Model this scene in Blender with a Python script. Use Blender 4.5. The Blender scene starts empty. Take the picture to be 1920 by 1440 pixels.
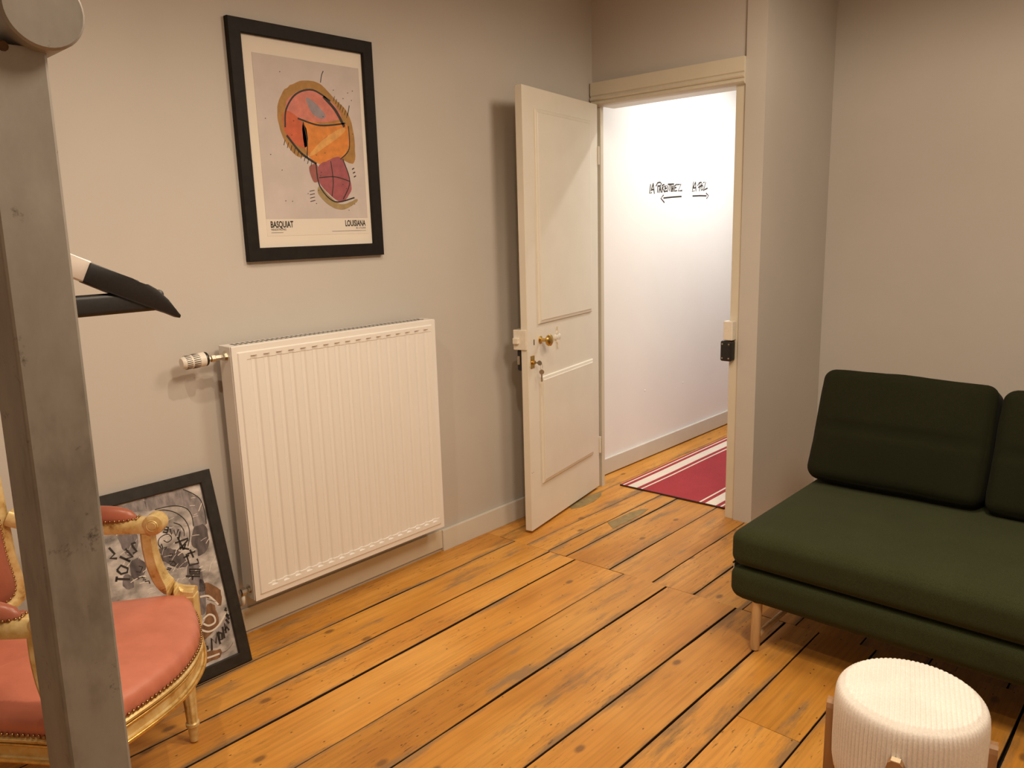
import bpy, bmesh, math, random
from mathutils import Vector, Matrix, noise

scene = bpy.context.scene
C = scene.collection
# ------------------------------------------------------------------ camera
def make_camera():
    yaw, pitch, roll, fpx = .7475, .1977, -.0285, 1460.55
    f = Vector((-math.sin(yaw)*math.cos(pitch), math.cos(yaw)*math.cos(pitch), -math.sin(pitch)))
    r0 = Vector((math.cos(yaw), math.sin(yaw), 0)); u0 = r0.cross(f)
    r = r0*math.cos(roll) + u0*math.sin(roll); u = -r0*math.sin(roll) + u0*math.cos(roll)
    cd = bpy.data.cameras.new('camera'); co = bpy.data.objects.new('camera', cd); C.objects.link(co)
    cd.sensor_fit = 'HORIZONTAL'; cd.sensor_width = 36.0; cd.lens = 36.0*fpx/1920.0
    cd.clip_start = .02
    m = Matrix((r, u, -f)).transposed().to_4x4(); m.translation = Vector((2.5194, 0, 1.43))
    co.matrix_world = m
    scene.camera = co
make_camera()
# ------------------------------------------------------------------ world, lights, exposure
w = bpy.data.worlds.new('world'); scene.world = w; w.use_nodes = True
w.node_tree.nodes['Background'].inputs[0].default_value = (.9, .75, .6, 1)
w.node_tree.nodes['Background'].inputs[1].default_value = 0.02
WARM = (1.0, .82, .61)
def spot(name, loc, target, watts, size=.03, angle=120, blend=1.0, color=WARM):
    l = bpy.data.lights.new(name, 'SPOT'); l.energy = watts; l.color = color
    l.spot_size = math.radians(angle); l.spot_blend = blend; l.shadow_soft_size = size
    o = bpy.data.objects.new(name, l); C.objects.link(o); o.location = loc
    d = Vector(target)-Vector(loc); o.rotation_euler = d.to_track_quat('-Z', 'Y').to_euler()
    return o
SP = dict(angle=156, blend=.95)
spot('ceiling_spot', (1.36, 1.40, 2.64), (1.36, 1.40, 0), 44, **SP)
spot('ceiling_spot', (1.14, .42, 2.64), (1.14, .42, 0), 41, **SP)
spot('unseen_soft_light', (1.95, 2.35, 2.50), (1.95, 2.35, 0), 54, size=.26, angle=178, blend=.2)  # added soft fill for alcove and door wall; no lamp known here
spot('unseen_soft_light', (2.45, 1.20, 2.50), (2.45, 1.20, 0), 88, size=.22, angle=168, blend=.55)  # unseen light from the right, softened to blur its shadows
spot('unseen_hall_spot', (.55, 4.22, 2.62), (.45, 4.24, 0), 50, angle=140, blend=.8, color=(1.0, .965, .91))
spot('unseen_hall_spot', (.62, 4.75, 2.62), (.62, 4.75, 0), 66, angle=150, blend=1.0, color=(1.0, .965, .91))  # added to fill the lower hall wall; no second lamp seen
vs = scene.view_settings
vs.view_transform = 'Standard'; vs.look = 'None'; vs.exposure = 0.2; vs.gamma = 1.0; vs.use_curve_mapping = False

# ------------------------------------------------------------------ helpers
WM = {}
def wm(o): return WM.get(o.name, Matrix.Identity(4))
def tag(o, label=None, cat=None, group=None, kind=None):
    if label: o['label'] = label
    if cat: o['category'] = cat
    if group: o['group'] = group
    if kind: o['kind'] = kind
    return o
def thing(name, label, cat, loc=(0, 0, 0), rotz=0.0, group=None, kind=None):
    o = bpy.data.objects.new(name, None); C.objects.link(o); o.empty_display_size = .1
    o.location = loc; o.rotation_euler = (0, 0, rotz)
    WM[o.name] = Matrix.Translation(Vector(loc)) @ Matrix.Rotation(rotz, 4, 'Z')
    return tag(o, label, cat, group, kind)
def obj(name, bm, mat, parent=None, smooth=False, local=False, auto=None):
    """link a bmesh (world coordinates unless local) as one mesh object"""
    me = bpy.data.meshes.new(name)
    bmesh.ops.recalc_face_normals(bm, faces=bm.faces)
    o = bpy.data.objects.new(name, me); C.objects.link(o)
    if parent is not None:
        if not local: bm.transform(wm(parent).inverted())
        o.parent = parent; WM[o.name] = wm(parent).copy()
    else:
        xs = [v.co for v in bm.verts]
        c = Vector(((min(p.x for p in xs)+max(p.x for p in xs))/2, (min(p.y for p in xs)+max(p.y for p in xs))/2, min(p.z for p in xs)))
        bm.transform(Matrix.Translation(-c)); o.location = c; WM[o.name] = Matrix.Translation(c)
    bm.to_mesh(me); bm.free()
    if mat: me.materials.append(mat)
    if smooth:
        for p in me.polygons: p.use_smooth = True
        if auto is not None:
            try: me.set_sharp_from_angle(angle=math.radians(auto))
            except Exception: pass
    return o
def struct(name, bm, mat, parent=None, **k):
    o = obj(name, bm, mat, parent, **k)
    if parent is None: o['kind'] = 'structure'
    return o
def box(bm, x0, x1, y0, y1, z0, z1, bev=0.0, seg=2, M=None):
    vs_ = [bm.verts.new((x, y, z)) for x in (x0, x1) for y in (y0, y1) for z in (z0, z1)]
    fs = []
    for q in ((0, 1, 3, 2), (4, 6, 7, 5), (0, 4, 5, 1), (2, 3, 7, 6), (0, 2, 6, 4), (1, 5, 7, 3)):
        fs.append(bm.faces.new([vs_[i] for i in q]))
    geo = vs_
    if bev > 0:
        es = list({e for f in fs for e in f.edges})
        r = bmesh.ops.bevel(bm, geom=es, offset=bev, segments=seg, affect='EDGES', profile=.5)
        geo = list({v for f in r['faces'] for v in f.verts} | {v for v in vs_ if v.is_valid})
    if M is not None:
        bmesh.ops.transform(bm, matrix=M, verts=geo)
    return bm
def nb(): return bmesh.new()
def B(x0, x1, y0, y1, z0, z1, bev=0.0, seg=2): return box(nb(), x0, x1, y0, y1, z0, z1, bev, seg)
def ring_loft(bm, rings, cap0=True, cap1=True, closed=True):
    rv = [[bm.verts.new(p) for p in r] for r in rings]
    n = len(rv[0])
    for a, b in zip(rv, rv[1:]):
        for i in range(n if closed else n-1):
            j = (i+1) % n
            bm.faces.new((a[i], a[j], b[j], b[i]))
    if cap0: bm.faces.new(rv[0][::-1])
    if cap1: bm.faces.new(rv[-1])
    return rv
def frames(path, up=(0, 0, 1)):
    out = []; n = len(path)
    for i, p in enumerate(path):
        t = (path[min(i+1, n-1)]-path[max(i-1, 0)]).normalized()
        s = t.cross(Vector(up))
        if s.length < 1e-4: s = t.cross(Vector((0, 1, 0)))
        s.normalize(); u = s.cross(t).normalized()
        out.append((p, t, s, u))
    return out
def tube(bm, path, r, seg=12, up=(0, 0, 1)):
    path = [Vector(p) for p in path]
    rr = r if isinstance(r, (list, tuple)) else [r]*len(path)
    rings = []
    for (p, t, s, u), q in zip(frames(path, up), rr):
        rings.append([p+(s*math.cos(a)+u*math.sin(a))*q for a in [2*math.pi*k/seg for k in range(seg)]])
    ring_loft(bm, rings); return bm
def sweep(bm, path, section, up=(0, 0, 1), scale=None):
    path = [Vector(p) for p in path]; rings = []
    for i, (p, t, s, u) in enumerate(frames(path, up)):
        k = scale[i] if scale else 1
        rings.append([p+s*a*k+u*b*k for a, b in section])
    ring_loft(bm, rings); return bm
def lathe(bm, prof, c=(0, 0, 0), axis='Z', seg=24, M=None):
    rings = []
    for r, h in prof:
        rings.append([Vector((max(r, 1e-5)*math.cos(a), max(r, 1e-5)*math.sin(a), h)) for a in [2*math.pi*k/seg for k in range(seg)]])
    R = Matrix.Identity(4)
    if axis == 'X': R = Matrix.Rotation(math.pi/2, 4, 'Y')
    if axis == 'Y': R = Matrix.Rotation(-math.pi/2, 4, 'X')
    T = Matrix.Translation(Vector(c)) @ R
    if M is not None: T = M @ T
    ring_loft(bm, [[T @ p for p in r] for r in rings]); return bm
def catmull(pts, n=8, closed=False):
    pts = [Vector(p) for p in pts]; out = []; m = len(pts)
    rng = range(m if closed else m-1)
    for i in rng:
        if closed: p0, p1, p2, p3 = pts[(i-1) % m], pts[i], pts[(i+1) % m], pts[(i+2) % m]
        else: p0, p1, p2, p3 = pts[max(i-1, 0)], pts[i], pts[i+1], pts[min(i+2, m-1)]
        for k in range(n):
            t = k/n
            out.append(.5*((2*p1)+(p2-p0)*t+(2*p0-5*p1+4*p2-p3)*t*t+(3*p1-p0-3*p2+p3)*t**3))
    if not closed: out.append(pts[-1])
    return out
def pillow(w, d, h, r, bul=(0, 0, 0), cuts=18):
    """rounded box centred on the origin, faces bulging"""
    bm = nb(); bmesh.ops.create_cube(bm, size=2.0)
    bmesh.ops.subdivide_edges(bm, edges=bm.edges[:], cuts=cuts, use_grid_fill=True)
    hw = Vector((w/2, d/2, h/2))
    for v in bm.verts:
        u = [math.sin(math.pi/2*max(-1, min(1, q))) for q in v.co]
        p = Vector((u[0]*hw.x, u[1]*hw.y, u[2]*hw.z))
        q = Vector([max(-(hw[i]-r), min(hw[i]-r, p[i])) for i in range(3)])
        dd = p-q
        if dd.length > 1e-9: p = q+dd.normalized()*r
        n = [1-u[i]*u[i] for i in range(3)]
        p.x += math.copysign(bul[0], u[0])*n[1]*n[2]*(abs(u[0]) > .5)
        p.y += math.copysign(bul[1], u[1])*n[0]*n[2]*(abs(u[1]) > .5)
        p.z += math.copysign(bul[2], u[2])*n[0]*n[1]*(abs(u[2]) > .5)
        v.co = p
    return bm
# flat ink and paint on a plane: frame = (origin, e1, e2, normal)
def ribbon(bm, pts, width, fr, lift=.0006):
    o, e1, e2, n = fr
    P = [Vector((p[0], p[1])) for p in pts]; L = []; R = []
    for i, p in enumerate(P):
        t = P[min(i+1, len(P)-1)]-P[max(i-1, 0)]
        if t.length < 1e-7: t = Vector((1, 0))
        t.normalize(); s = Vector((-t.y, t.x))*(width/2)
        if i == 0: p = p-t*width*.3
        if i == len(P)-1: p = p+t*width*.3
        L.append(p+s); R.append(p-s)
    def w(q, k): return o+e1*q.x+e2*q.y+n*(lift*k)
    a = [bm.verts.new(w(q, 1)) for q in L]; b = [bm.verts.new(w(q, 1)) for q in R]
    for i in range(len(P)-1): bm.faces.new((a[i], a[i+1], b[i+1], b[i]))
def patch(bm, pts, fr, lift):
    o, e1, e2, n = fr
    f = bm.faces.new([bm.verts.new(o+e1*p[0]+e2*p[1]+n*lift) for p in pts])
    bmesh.ops.triangulate(bm, faces=[f])
def text_bm(s, size, fr, at, sx=1.0, off=0.0, lift=.001, align='LEFT'):
    cu = bpy.data.curves.new('txt', 'FONT'); cu.body = s; cu.size = size; cu.align_x = align; cu.offset = off; cu.resolution_u = 3
    to = bpy.data.objects.new('txt', cu); C.objects.link(to); bpy.context.view_layer.update()
    me = bpy.data.meshes.new_from_object(to)
    bm = nb(); bm.from_mesh(me)
    bpy.data.objects.remove(to); bpy.data.curves.remove(cu); bpy.data.meshes.remove(me)
    o, e1, e2, n = fr
    for v in bm.verts:
        v.co = o+e1*(at[0]+v.co.x*sx)+e2*(at[1]+v.co.y)+n*lift
    return bm

# ------------------------------------------------------------------ materials
def newmat(name):
    m = bpy.data.materials.new(name); m.use_nodes = True
    nt = m.node_tree; return m, nt, nt.nodes['Principled BSDF']
def setp(b, **k):
    for n, v in k.items():
        n = {'spec': 'Specular IOR Level', 'coat': 'Coat Weight', 'coatr': 'Coat Roughness', 'sheen': 'Sheen Weight'}.get(n, n)
        if n in b.inputs: b.inputs[n].default_value = v
def N(nt, t, **k):
    n = nt.nodes.new(t)
    for a, v in k.items():
        if a in n.inputs: n.inputs[a].default_value = v
        else: setattr(n, a, v)
    return n
def ramp(nt, fac, stops):
    r = nt.nodes.new('ShaderNodeValToRGB'); cr = r.color_ramp
    while len(cr.elements) < len(stops): cr.elements.new(.5)
    for e, (p, c) in zip(cr.elements, stops):
        e.position = p; e.color = (*c, 1) if len(c) == 3 else c
    nt.links.new(fac, r.inputs[0]); return r.outputs[0]
def mixc(nt, fac, a, b, mode='MIX'):
    m = nt.nodes.new('ShaderNodeMix'); m.data_type = 'RGBA'; m.blend_type = mode
    for s, v in ((0, fac), (6, a), (7, b)):
        if hasattr(v, 'is_linked'): nt.links.new(v, m.inputs[s])
        else: m.inputs[s].default_value = v if s == 0 else ((*v, 1) if len(v) == 3 else v)
    return m.outputs[2]
def tex_noise(nt, scale, vec=None, detail=4, rough=.55, stretch=None):
    n = N(nt, 'ShaderNodeTexNoise'); n.inputs['Scale'].default_value = scale; n.inputs['Detail'].default_value = detail; n.inputs['Roughness'].default_value = rough
    if vec is None:
        tc = nt.nodes.new('ShaderNodeTexCoord'); vec = tc.outputs['Object']
    if stretch:
        mp = nt.nodes.new('ShaderNodeMapping'); mp.inputs['Scale'].default_value = stretch
        nt.links.new(vec, mp.inputs[0]); vec = mp.outputs[0]
    nt.links.new(vec, n.inputs['Vector']); return n.outputs['Fac']
def bump(nt, b, h, strength=.2, dist=.002):
    n = N(nt, 'ShaderNodeBump'); n.inputs['Strength'].default_value = strength; n.inputs['Distance'].default_value = dist
    nt.links.new(h, n.inputs['Height']); nt.links.new(n.outputs[0], b.inputs['Normal'])
def simple(name, col, rough=.5, metal=0.0, var=.08, vscale=20, bstr=0.0, bscale=200, bdist=.0005, stretch=None, **k):
    m, nt, b = newmat(name); setp(b, Roughness=rough, Metallic=metal, **k)
    f = tex_noise(nt, vscale, stretch=stretch)
    c0 = tuple(max(0, c*(1-var)) for c in col); c1 = tuple(min(1, c*(1+var)) for c in col)
    nt.links.new(ramp(nt, f, [(.3, c0), (.7, c1)]), b.inputs['Base Color'])
    if bstr: bump(nt, b, tex_noise(nt, bscale, detail=3), bstr, bdist)
    return m
M_WALL = simple('wall_paint', (.55, .52, .485), .62, var=.025, vscale=2.5, bstr=.12, bscale=60, bdist=.002, spec=.25)
M_WALL2 = simple('hall_paint', (.88, .865, .855), .6, var=.02, vscale=2, bstr=.1, bscale=50, bdist=.002, spec=.25)
M_CEIL = simple('ceiling_paint', (.78, .76, .72), .8, var=.02)
M_TRIM = simple('trim_paint', (.66, .61, .50), .42, var=.03, vscale=6, bstr=.08, bscale=40, bdist=.001)
M_BASE = simple('baseboard_paint', (.66, .63, .57), .45, var=.03, vscale=6)
M_DOOR = simple('door_paint', (.76, .72, .63), .4, var=.03, vscale=5, bstr=.12, bscale=30, bdist=.0015)
M_RAD = simple('radiator_enamel', (.80, .78, .75), .32, var=.01, vscale=3)
M_GAP = simple('subfloor', (.012, .008, .005), .9)
M_BLACKFR = simple('black_wood', (.016, .0135, .012), .42, var=.4, vscale=40, stretch=(1, 1, 1), bstr=.3, bscale=120, bdist=.0006)
M_BLACKFR2 = simple('black_frame_satin', (.010, .008, .007), .62, var=.3, vscale=40, spec=.25)
M_PAPER = simple('mat_paper', (.74, .69, .62), .75, var=.01)
M_PAPER2 = simple('print_paper', (.71, .66, .60), .7, var=.01)
M_INK = simple('black_ink', (.022, .017, .015), .6, var=.15)
M_CHROME = simple('nickel', (.62, .57, .48), .28, 1.0, var=.06)
M_BRASS = simple('brass', (.62, .42, .13), .26, 1.0, var=.12, vscale=60)
M_BLACKPL = simple('black_plastic', (.014, .013, .013), .38, var=.1)
M_WHITEPL = simple('white_plastic', (.76, .72, .65), .38, var=.02)
M_HANGW = simple('hanger_white', (.82, .76, .72), .3, var=.02)
M_HANGB = simple('hanger_grip', (.016, .0155, .018), .5, var=.2, vscale=300)
M_LOCKP = simple('painted_lock', (.76, .71, .62), .42, var=.05, vscale=60, bstr=.3, bscale=120, bdist=.001)
M_KEY = simple('key_steel', (.42, .38, .32), .4, 1.0, var=.1)
M_GREY = simple('fabric_tag', (.78, .74, .66), .8)
M_LEGW = simple('pale_oak', (.56, .37, .19), .45, var=.12, vscale=8, stretch=(8, 8, 1))
M_STOOLW = simple('stool_wood', (.36, .20, .095), .45, var=.15, vscale=8, stretch=(8, 8, 1))
M_STOOLP = simple('stool_leg_lit_end', (.80, .68, .48), .5)  # pale tone stands in for light on the leg's top end

def plank_material():
    m, nt, b = newmat('pine_plank')
    geo = nt.nodes.new('ShaderNodeNewGeometry'); oi = nt.nodes.new('ShaderNodeObjectInfo')
    mul = N(nt, 'ShaderNodeVectorMath', operation='SCALE'); mul.inputs[0].default_value = (37, 91, 53)
    nt.links.new(oi.outputs['Random'], mul.inputs['Scale'])
    add = N(nt, 'ShaderNodeVectorMath', operation='ADD')
    nt.links.new(geo.outputs['Position'], add.inputs[0]); nt.links.new(mul.outputs[0], add.inputs[1])
    P = add.outputs[0]
    # warm base with broad blotches
    blot = tex_noise(nt, 1.0, P, 3, .5, stretch=(5, 2.2, 1))
    base = ramp(nt, blot, [(.28, (.50, .21, .032)), (.5, (.62, .285, .048)), (.72, (.70, .355, .078))])
    # long grain
    gr = tex_noise(nt, 1.0, P, 6, .6, stretch=(95, 2.6, 1))
    base = mixc(nt, .55, base, ramp(nt, gr, [(.3, (.62, .60, .58)), (.55, (1, 1, 1)), (.75, (1.12, 1.1, 1.05))]), 'MULTIPLY')
    # per plank tone
    tone = ramp(nt, oi.outputs['Random'], [(0, (.86, .84, .80)), (.5, (1, 1, 1)), (1, (1.1, 1.08, 1.06))])
    base = mixc(nt, .8, base, tone, 'MULTIPLY')
    # grey traffic wear, stronger near plank edges
    at = nt.nodes.new('ShaderNodeAttribute'); at.attribute_name = 'edge'
    wn = tex_noise(nt, 1.0, P, 7, .68, stretch=(13, 2.2, 1))
    ad = N(nt, 'ShaderNodeMath', operation='MULTIPLY_ADD'); ad.inputs[1].default_value = .12
    nt.links.new(at.outputs['Fac'], ad.inputs[0]); nt.links.new(wn, ad.inputs[2])
    wear = ramp(nt, ad.outputs[0], [(.555, (0, 0, 0)), (.68, (.85, .85, .85))])
    base = mixc(nt, wear, base, (.25, .155, .075))
    # dark open grain dashes
    dn = tex_noise(nt, 1.0, P, 5, .7, stretch=(150, 17, 1))
    msk = tex_noise(nt, 1.0, P, 2, .5, stretch=(6, 1.6, 1))
    mm = N(nt, 'ShaderNodeMath', operation='MULTIPLY')
    nt.links.new(ramp(nt, dn, [(.59, (0, 0, 0)), (.68, (1, 1, 1))]), mm.inputs[0])
    nt.links.new(ramp(nt, msk, [(.45, (0, 0, 0)), (.60, (1, 1, 1))]), mm.inputs[1])
    base = mixc(nt, mm.outputs[0], base, (.075, .04, .018))
    # knots and old nail holes
    for sc, st, r0, r1, c, thr in ((1.0, (5.1, 2.9, 0), .035, .075, (.17, .08, .026), .55), (1.0, (19, 11, 0), .03, .055, (.05, .028, .015), .70)):
        mp = nt.nodes.new('ShaderNodeMapping'); mp.inputs['Scale'].default_value = st; nt.links.new(P, mp.inputs[0])
        v = N(nt, 'ShaderNodeTexVoronoi'); v.inputs['Scale'].default_value = sc; v.voronoi_dimensions = '2D'
        nt.links.new(mp.outputs[0], v.inputs['Vector'])
        k = ramp(nt, v.outputs['Distance'], [(r0, (1, 1, 1)), (r1, (0, 0, 0))])
        sep = nt.nodes.new('ShaderNodeSeparateColor'); nt.links.new(v.outputs['Color'], sep.inputs[0])
        g = N(nt, 'ShaderNodeMath', operation='GREATER_THAN'); g.inputs[1].default_value = thr; nt.links.new(sep.outputs[0], g.inputs[0])
        m2 = N(nt, 'ShaderNodeMath', operation='MULTIPLY'); nt.links.new(k, m2.inputs[0]); nt.links.new(g.outputs[0], m2.inputs[1])
        m3 = N(nt, 'ShaderNodeMath', operation='MULTIPLY'); nt.links.new(m2.outputs[0], m3.inputs[0]); m3.inputs[1].default_value = .8
        base = mixc(nt, m3.outputs[0], base, c)
    ed = nt.nodes.new('ShaderNodeMapRange'); nt.links.new(at.outputs['Fac'], ed.inputs[0]); ed.inputs[1].default_value = 1.05; ed.inputs[2].default_value = 1.5
    base = mixc(nt, ed.outputs[0], base, (.035, .02, .011))   # grime in the joints
    nt.links.new(base, b.inputs['Base Color'])
    rr = nt.nodes.new('ShaderNodeMapRange'); nt.links.new(wear, rr.inputs[0]); rr.inputs[3].default_value = .40; rr.inputs[4].default_value = .62
    nt.links.new(rr.outputs[0], b.inputs['Roughness']); setp(b, spec=.4)
    bump(nt, b, gr, .18, .0015)
    return m
M_PLANK = plank_material()

def fabric(name, c, sheen=.25, var=.25, scale=420):
    m, nt, b = newmat(name); setp(b, Roughness=.92, sheen=sheen, spec=.15)
    b.inputs['Sheen Roughness'].default_value = .4
    tc = nt.nodes.new('ShaderNodeTexCoord')
    f = tex_noise(nt, scale, tc.outputs['Object'], 2, .6)
    g = tex_noise(nt, 7, tc.outputs['Object'], 3, .5)
    col = ramp(nt, f, [(.3, tuple(x*(1-var) for x in c)), (.7, tuple(x*(1+var) for x in c))])
    col = mixc(nt, .35, col, ramp(nt, g, [(.3, (.8, .8, .8)), (.7, (1.15, 1.15, 1.15))]), 'MULTIPLY')
    nt.links.new(col, b.inputs['Base Color']); bump(nt, b, f, .4, .001)
    return m
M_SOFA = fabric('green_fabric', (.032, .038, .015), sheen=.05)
M_SOFA2 = fabric('green_fabric_shaded', (.0115, .0125, .0042), sheen=.015)  # seat fabric darkened: the cushions' shade is put into the colour
M_CORD = fabric('cream_corduroy', (.84, .81, .78), sheen=.2, var=.07, scale=260)
M_RUGR = fabric('rug_red', (.36, .040, .052), sheen=.1, var=.2, scale=300)
M_RUGW = fabric('rug_cream', (.78, .70, .60), sheen=.1, var=.08, scale=300)

def leather():
    m, nt, b = newmat('pink_leather'); setp(b, Roughness=.42, spec=.45)
    f = tex_noise(nt, 9, None, 4, .6)
    nt.links.new(ramp(nt, f, [(.3, (.50, .165, .105)), (.7, (.62, .215, .145))]), b.inputs['Base Color'])
    h = tex_noise(nt, 45, None, 5, .6); bump(nt, b, h, .25, .002)
    return m
M_LEATHER = leather()
M_LEATHER_B = simple('brown_shaded_leather', (.34, .105, .062), .36, var=.18, vscale=9, bstr=.2, bscale=60, bdist=.001, spec=.5)  # worn darker on the arm pads; on the back it paints in shade
def gilt():
    m, nt, b = newmat('gilded_cream_wood'); setp(b, Roughness=.36, spec=.5)
    f = tex_noise(nt, 26, None, 5, .65)
    nt.links.new(ramp(nt, f, [(.28, (.34, .17, .045)), (.42, (.62, .44, .17)), (.62, (.72, .56, .27)), (.8, (.78, .66, .40))]), b.inputs['Base Color'])
    mr = nt.nodes.new('ShaderNodeMapRange'); nt.links.new(f, mr.inputs[0]); mr.inputs[1].default_value = .3; mr.inputs[2].default_value = .6; mr.inputs[3].default_value = .5; mr.inputs[4].default_value = .12
    nt.links.new(mr.outputs[0], b.inputs['Metallic'])
    return m
M_GILT = gilt()
M_GOLD = simple('gold_leaf', (.72, .46, .14), .28, .85, var=.25, vscale=50)
M_NAIL = simple('antique_nail', (.36, .22, .10), .3, 1.0, var=.25, vscale=80)
def steel():
    m, nt, b = newmat('raw_steel'); setp(b, Roughness=.55, Metallic=.25)
    f = tex_noise(nt, 9, None, 6, .65, stretch=(1, 1, .55))
    col = ramp(nt, f, [(.30, (.17, .155, .135)), (.45, (.30, .282, .255)), (.60, (.36, .342, .315)), (.75, (.44, .425, .40))])
    g = tex_noise(nt, 34, None, 5, .75)
    col = mixc(nt, ramp(nt, g, [(.62, (0, 0, 0)), (.72, (.8, .8, .8))]), col, (.035, .024, .018))
    s = tex_noise(nt, 16, None, 3, .6, stretch=(3.5, 3.5, .5))
    col = mixc(nt, ramp(nt, s, [(.56, (0, 0, 0)), (.68, (.35, .35, .35))]), col, (.36, .33, .30))
    nt.links.new(col, b.inputs['Base Color']); bump(nt, b, f, .12, .001)
    return m
M_STEEL = steel()

HALL={'LA':[[(4.027,1.656),(4.017,1.606),(4.038,1.611)],[(4.055,1.663),(4.034,1.623)],[(4.055,1.663),(4.068,1.607)],[(4.038,1.627),(4.062,1.629)]],'PARENTHEZ':[[(4.086,1.649),(4.103,1.668),(4.13,1.672),(4.146,1.664),(4.135,1.652),(4.108,1.649)],[(4.106,1.652),(4.104,1.614)],[(4.13,1.647),(4.12,1.613)],[(4.132,1.648),(4.142,1.615)],[(4.122,1.629),(4.139,1.63)],[(4.155,1.655),(4.153,1.615)],[(4.155,1.655),(4.175,1.66),(4.182,1.651),(4.157,1.641),(4.18,1.617)],[(4.198,1.655),(4.184,1.639),(4.187,1.618),(4.205,1.623)],[(4.187,1.637),(4.203,1.639)],[(4.212,1.619),(4.214,1.656),(4.237,1.621),(4.239,1.66)],[(4.22,1.662),(4.285,1.665)],[(4.253,1.662),(4.256,1.621)],[(4.267,1.652),(4.267,1.621)],[(4.281,1.655),(4.281,1.622)],[(4.267,1.637),(4.281,1.638)],[(4.318,1.664),(4.295,1.655),(4.295,1.623),(4.321,1.627)],[(4.295,1.643),(4.314,1.645)],[(4.327,1.663),(4.37,1.665),(4.336,1.625),(4.383,1.628)]],'LA2':[[(4.522,1.682),(4.509,1.621),(4.534,1.629)],[(4.547,1.682),(4.52,1.647)],[(4.547,1.682),(4.555,1.628)],[(4.525,1.645),(4.553,1.649)]],'POZ':[[(4.575,1.661),(4.593,1.678),(4.618,1.683),(4.631,1.674),(4.614,1.659),(4.584,1.65)],[(4.603,1.676),(4.597,1.629)],[(4.629,1.664),(4.617,1.649),(4.623,1.633),(4.641,1.639),(4.642,1.659),(4.629,1.664)],[(4.647,1.681),(4.678,1.685),(4.649,1.629),(4.672,1.64),(4.701,1.647)]],'ARL':[[(4.377,1.592),(4.268,1.587),(4.172,1.581)],[(4.169,1.598),(4.141,1.579),(4.179,1.555)]],'ARR':[[(4.515,1.596),(4.611,1.599),(4.689,1.599)],[(4.686,1.615),(4.718,1.6),(4.693,1.582)]]}
COL={'arc_grey':[(.943,.632),(.972,.631),(1.007,.627),(1.043,.628),(1.069,.626),(1.096,.603),(1.117,.578),(1.123,.533),(1.12,.497),(1.107,.49),(1.076,.494),(1.078,.525),(1.073,.553),(1.057,.573),(1.032,.581),(.998,.588),(.968,.588),(.943,.591)],'cloud_r':[(1.076,.494),(1.111,.491),(1.118,.465),(1.111,.421),(1.087,.399),(1.068,.4),(1.07,.421),(1.056,.441)],'meto_band':[(.957,.538),(.972,.541),(1.0,.527),(1.03,.5),(1.049,.47),(1.041,.457),(1.02,.482),(.994,.503),(.967,.517),(.953,.523)],'g1':[(.938,.456),(.969,.457),(1.001,.441),(1.022,.421),(1.029,.382),(.997,.379),(.968,.408),(.947,.425)],'g2':[(.841,.54),(.874,.54),(.896,.529),(.892,.489),(.864,.463),(.846,.499)],'g3':[(.858,.445),(.886,.451),(.902,.425),(.891,.398),(.865,.387),(.854,.404)],'g4':[(.83,.412),(.852,.407),(.854,.369),(.825,.377)],'strip':[(1.029,.379),(1.064,.37),(1.068,.318),(1.065,.281),(1.04,.29),(1.019,.335)],'g5':[(.824,.633),(.879,.627),(.936,.626),(.939,.592),(.887,.602),(.844,.619)],'brown1':[(1.07,.306),(1.098,.285),(1.115,.261),(1.108,.217),(1.095,.219),(1.083,.247),(1.062,.26)],'brown2':[(1.062,.234),(1.086,.222),(1.086,.163),(1.078,.149),(1.058,.139),(1.025,.124),(1.014,.128),(1.023,.165),(1.046,.191)],'brown3':[(1.008,.087),(1.07,.075),(1.066,.051),(1.038,.051),(1.001,.053)],'band2':[(1.016,.122),(1.055,.126),(1.091,.15),(1.119,.186),(1.126,.142),(1.106,.111),(1.077,.102),(1.07,.087),(1.038,.092),(1.009,.093)],'greycol':[(1.053,.317),(1.069,.309),(1.064,.266),(1.051,.212),(1.035,.218)]}
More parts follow.
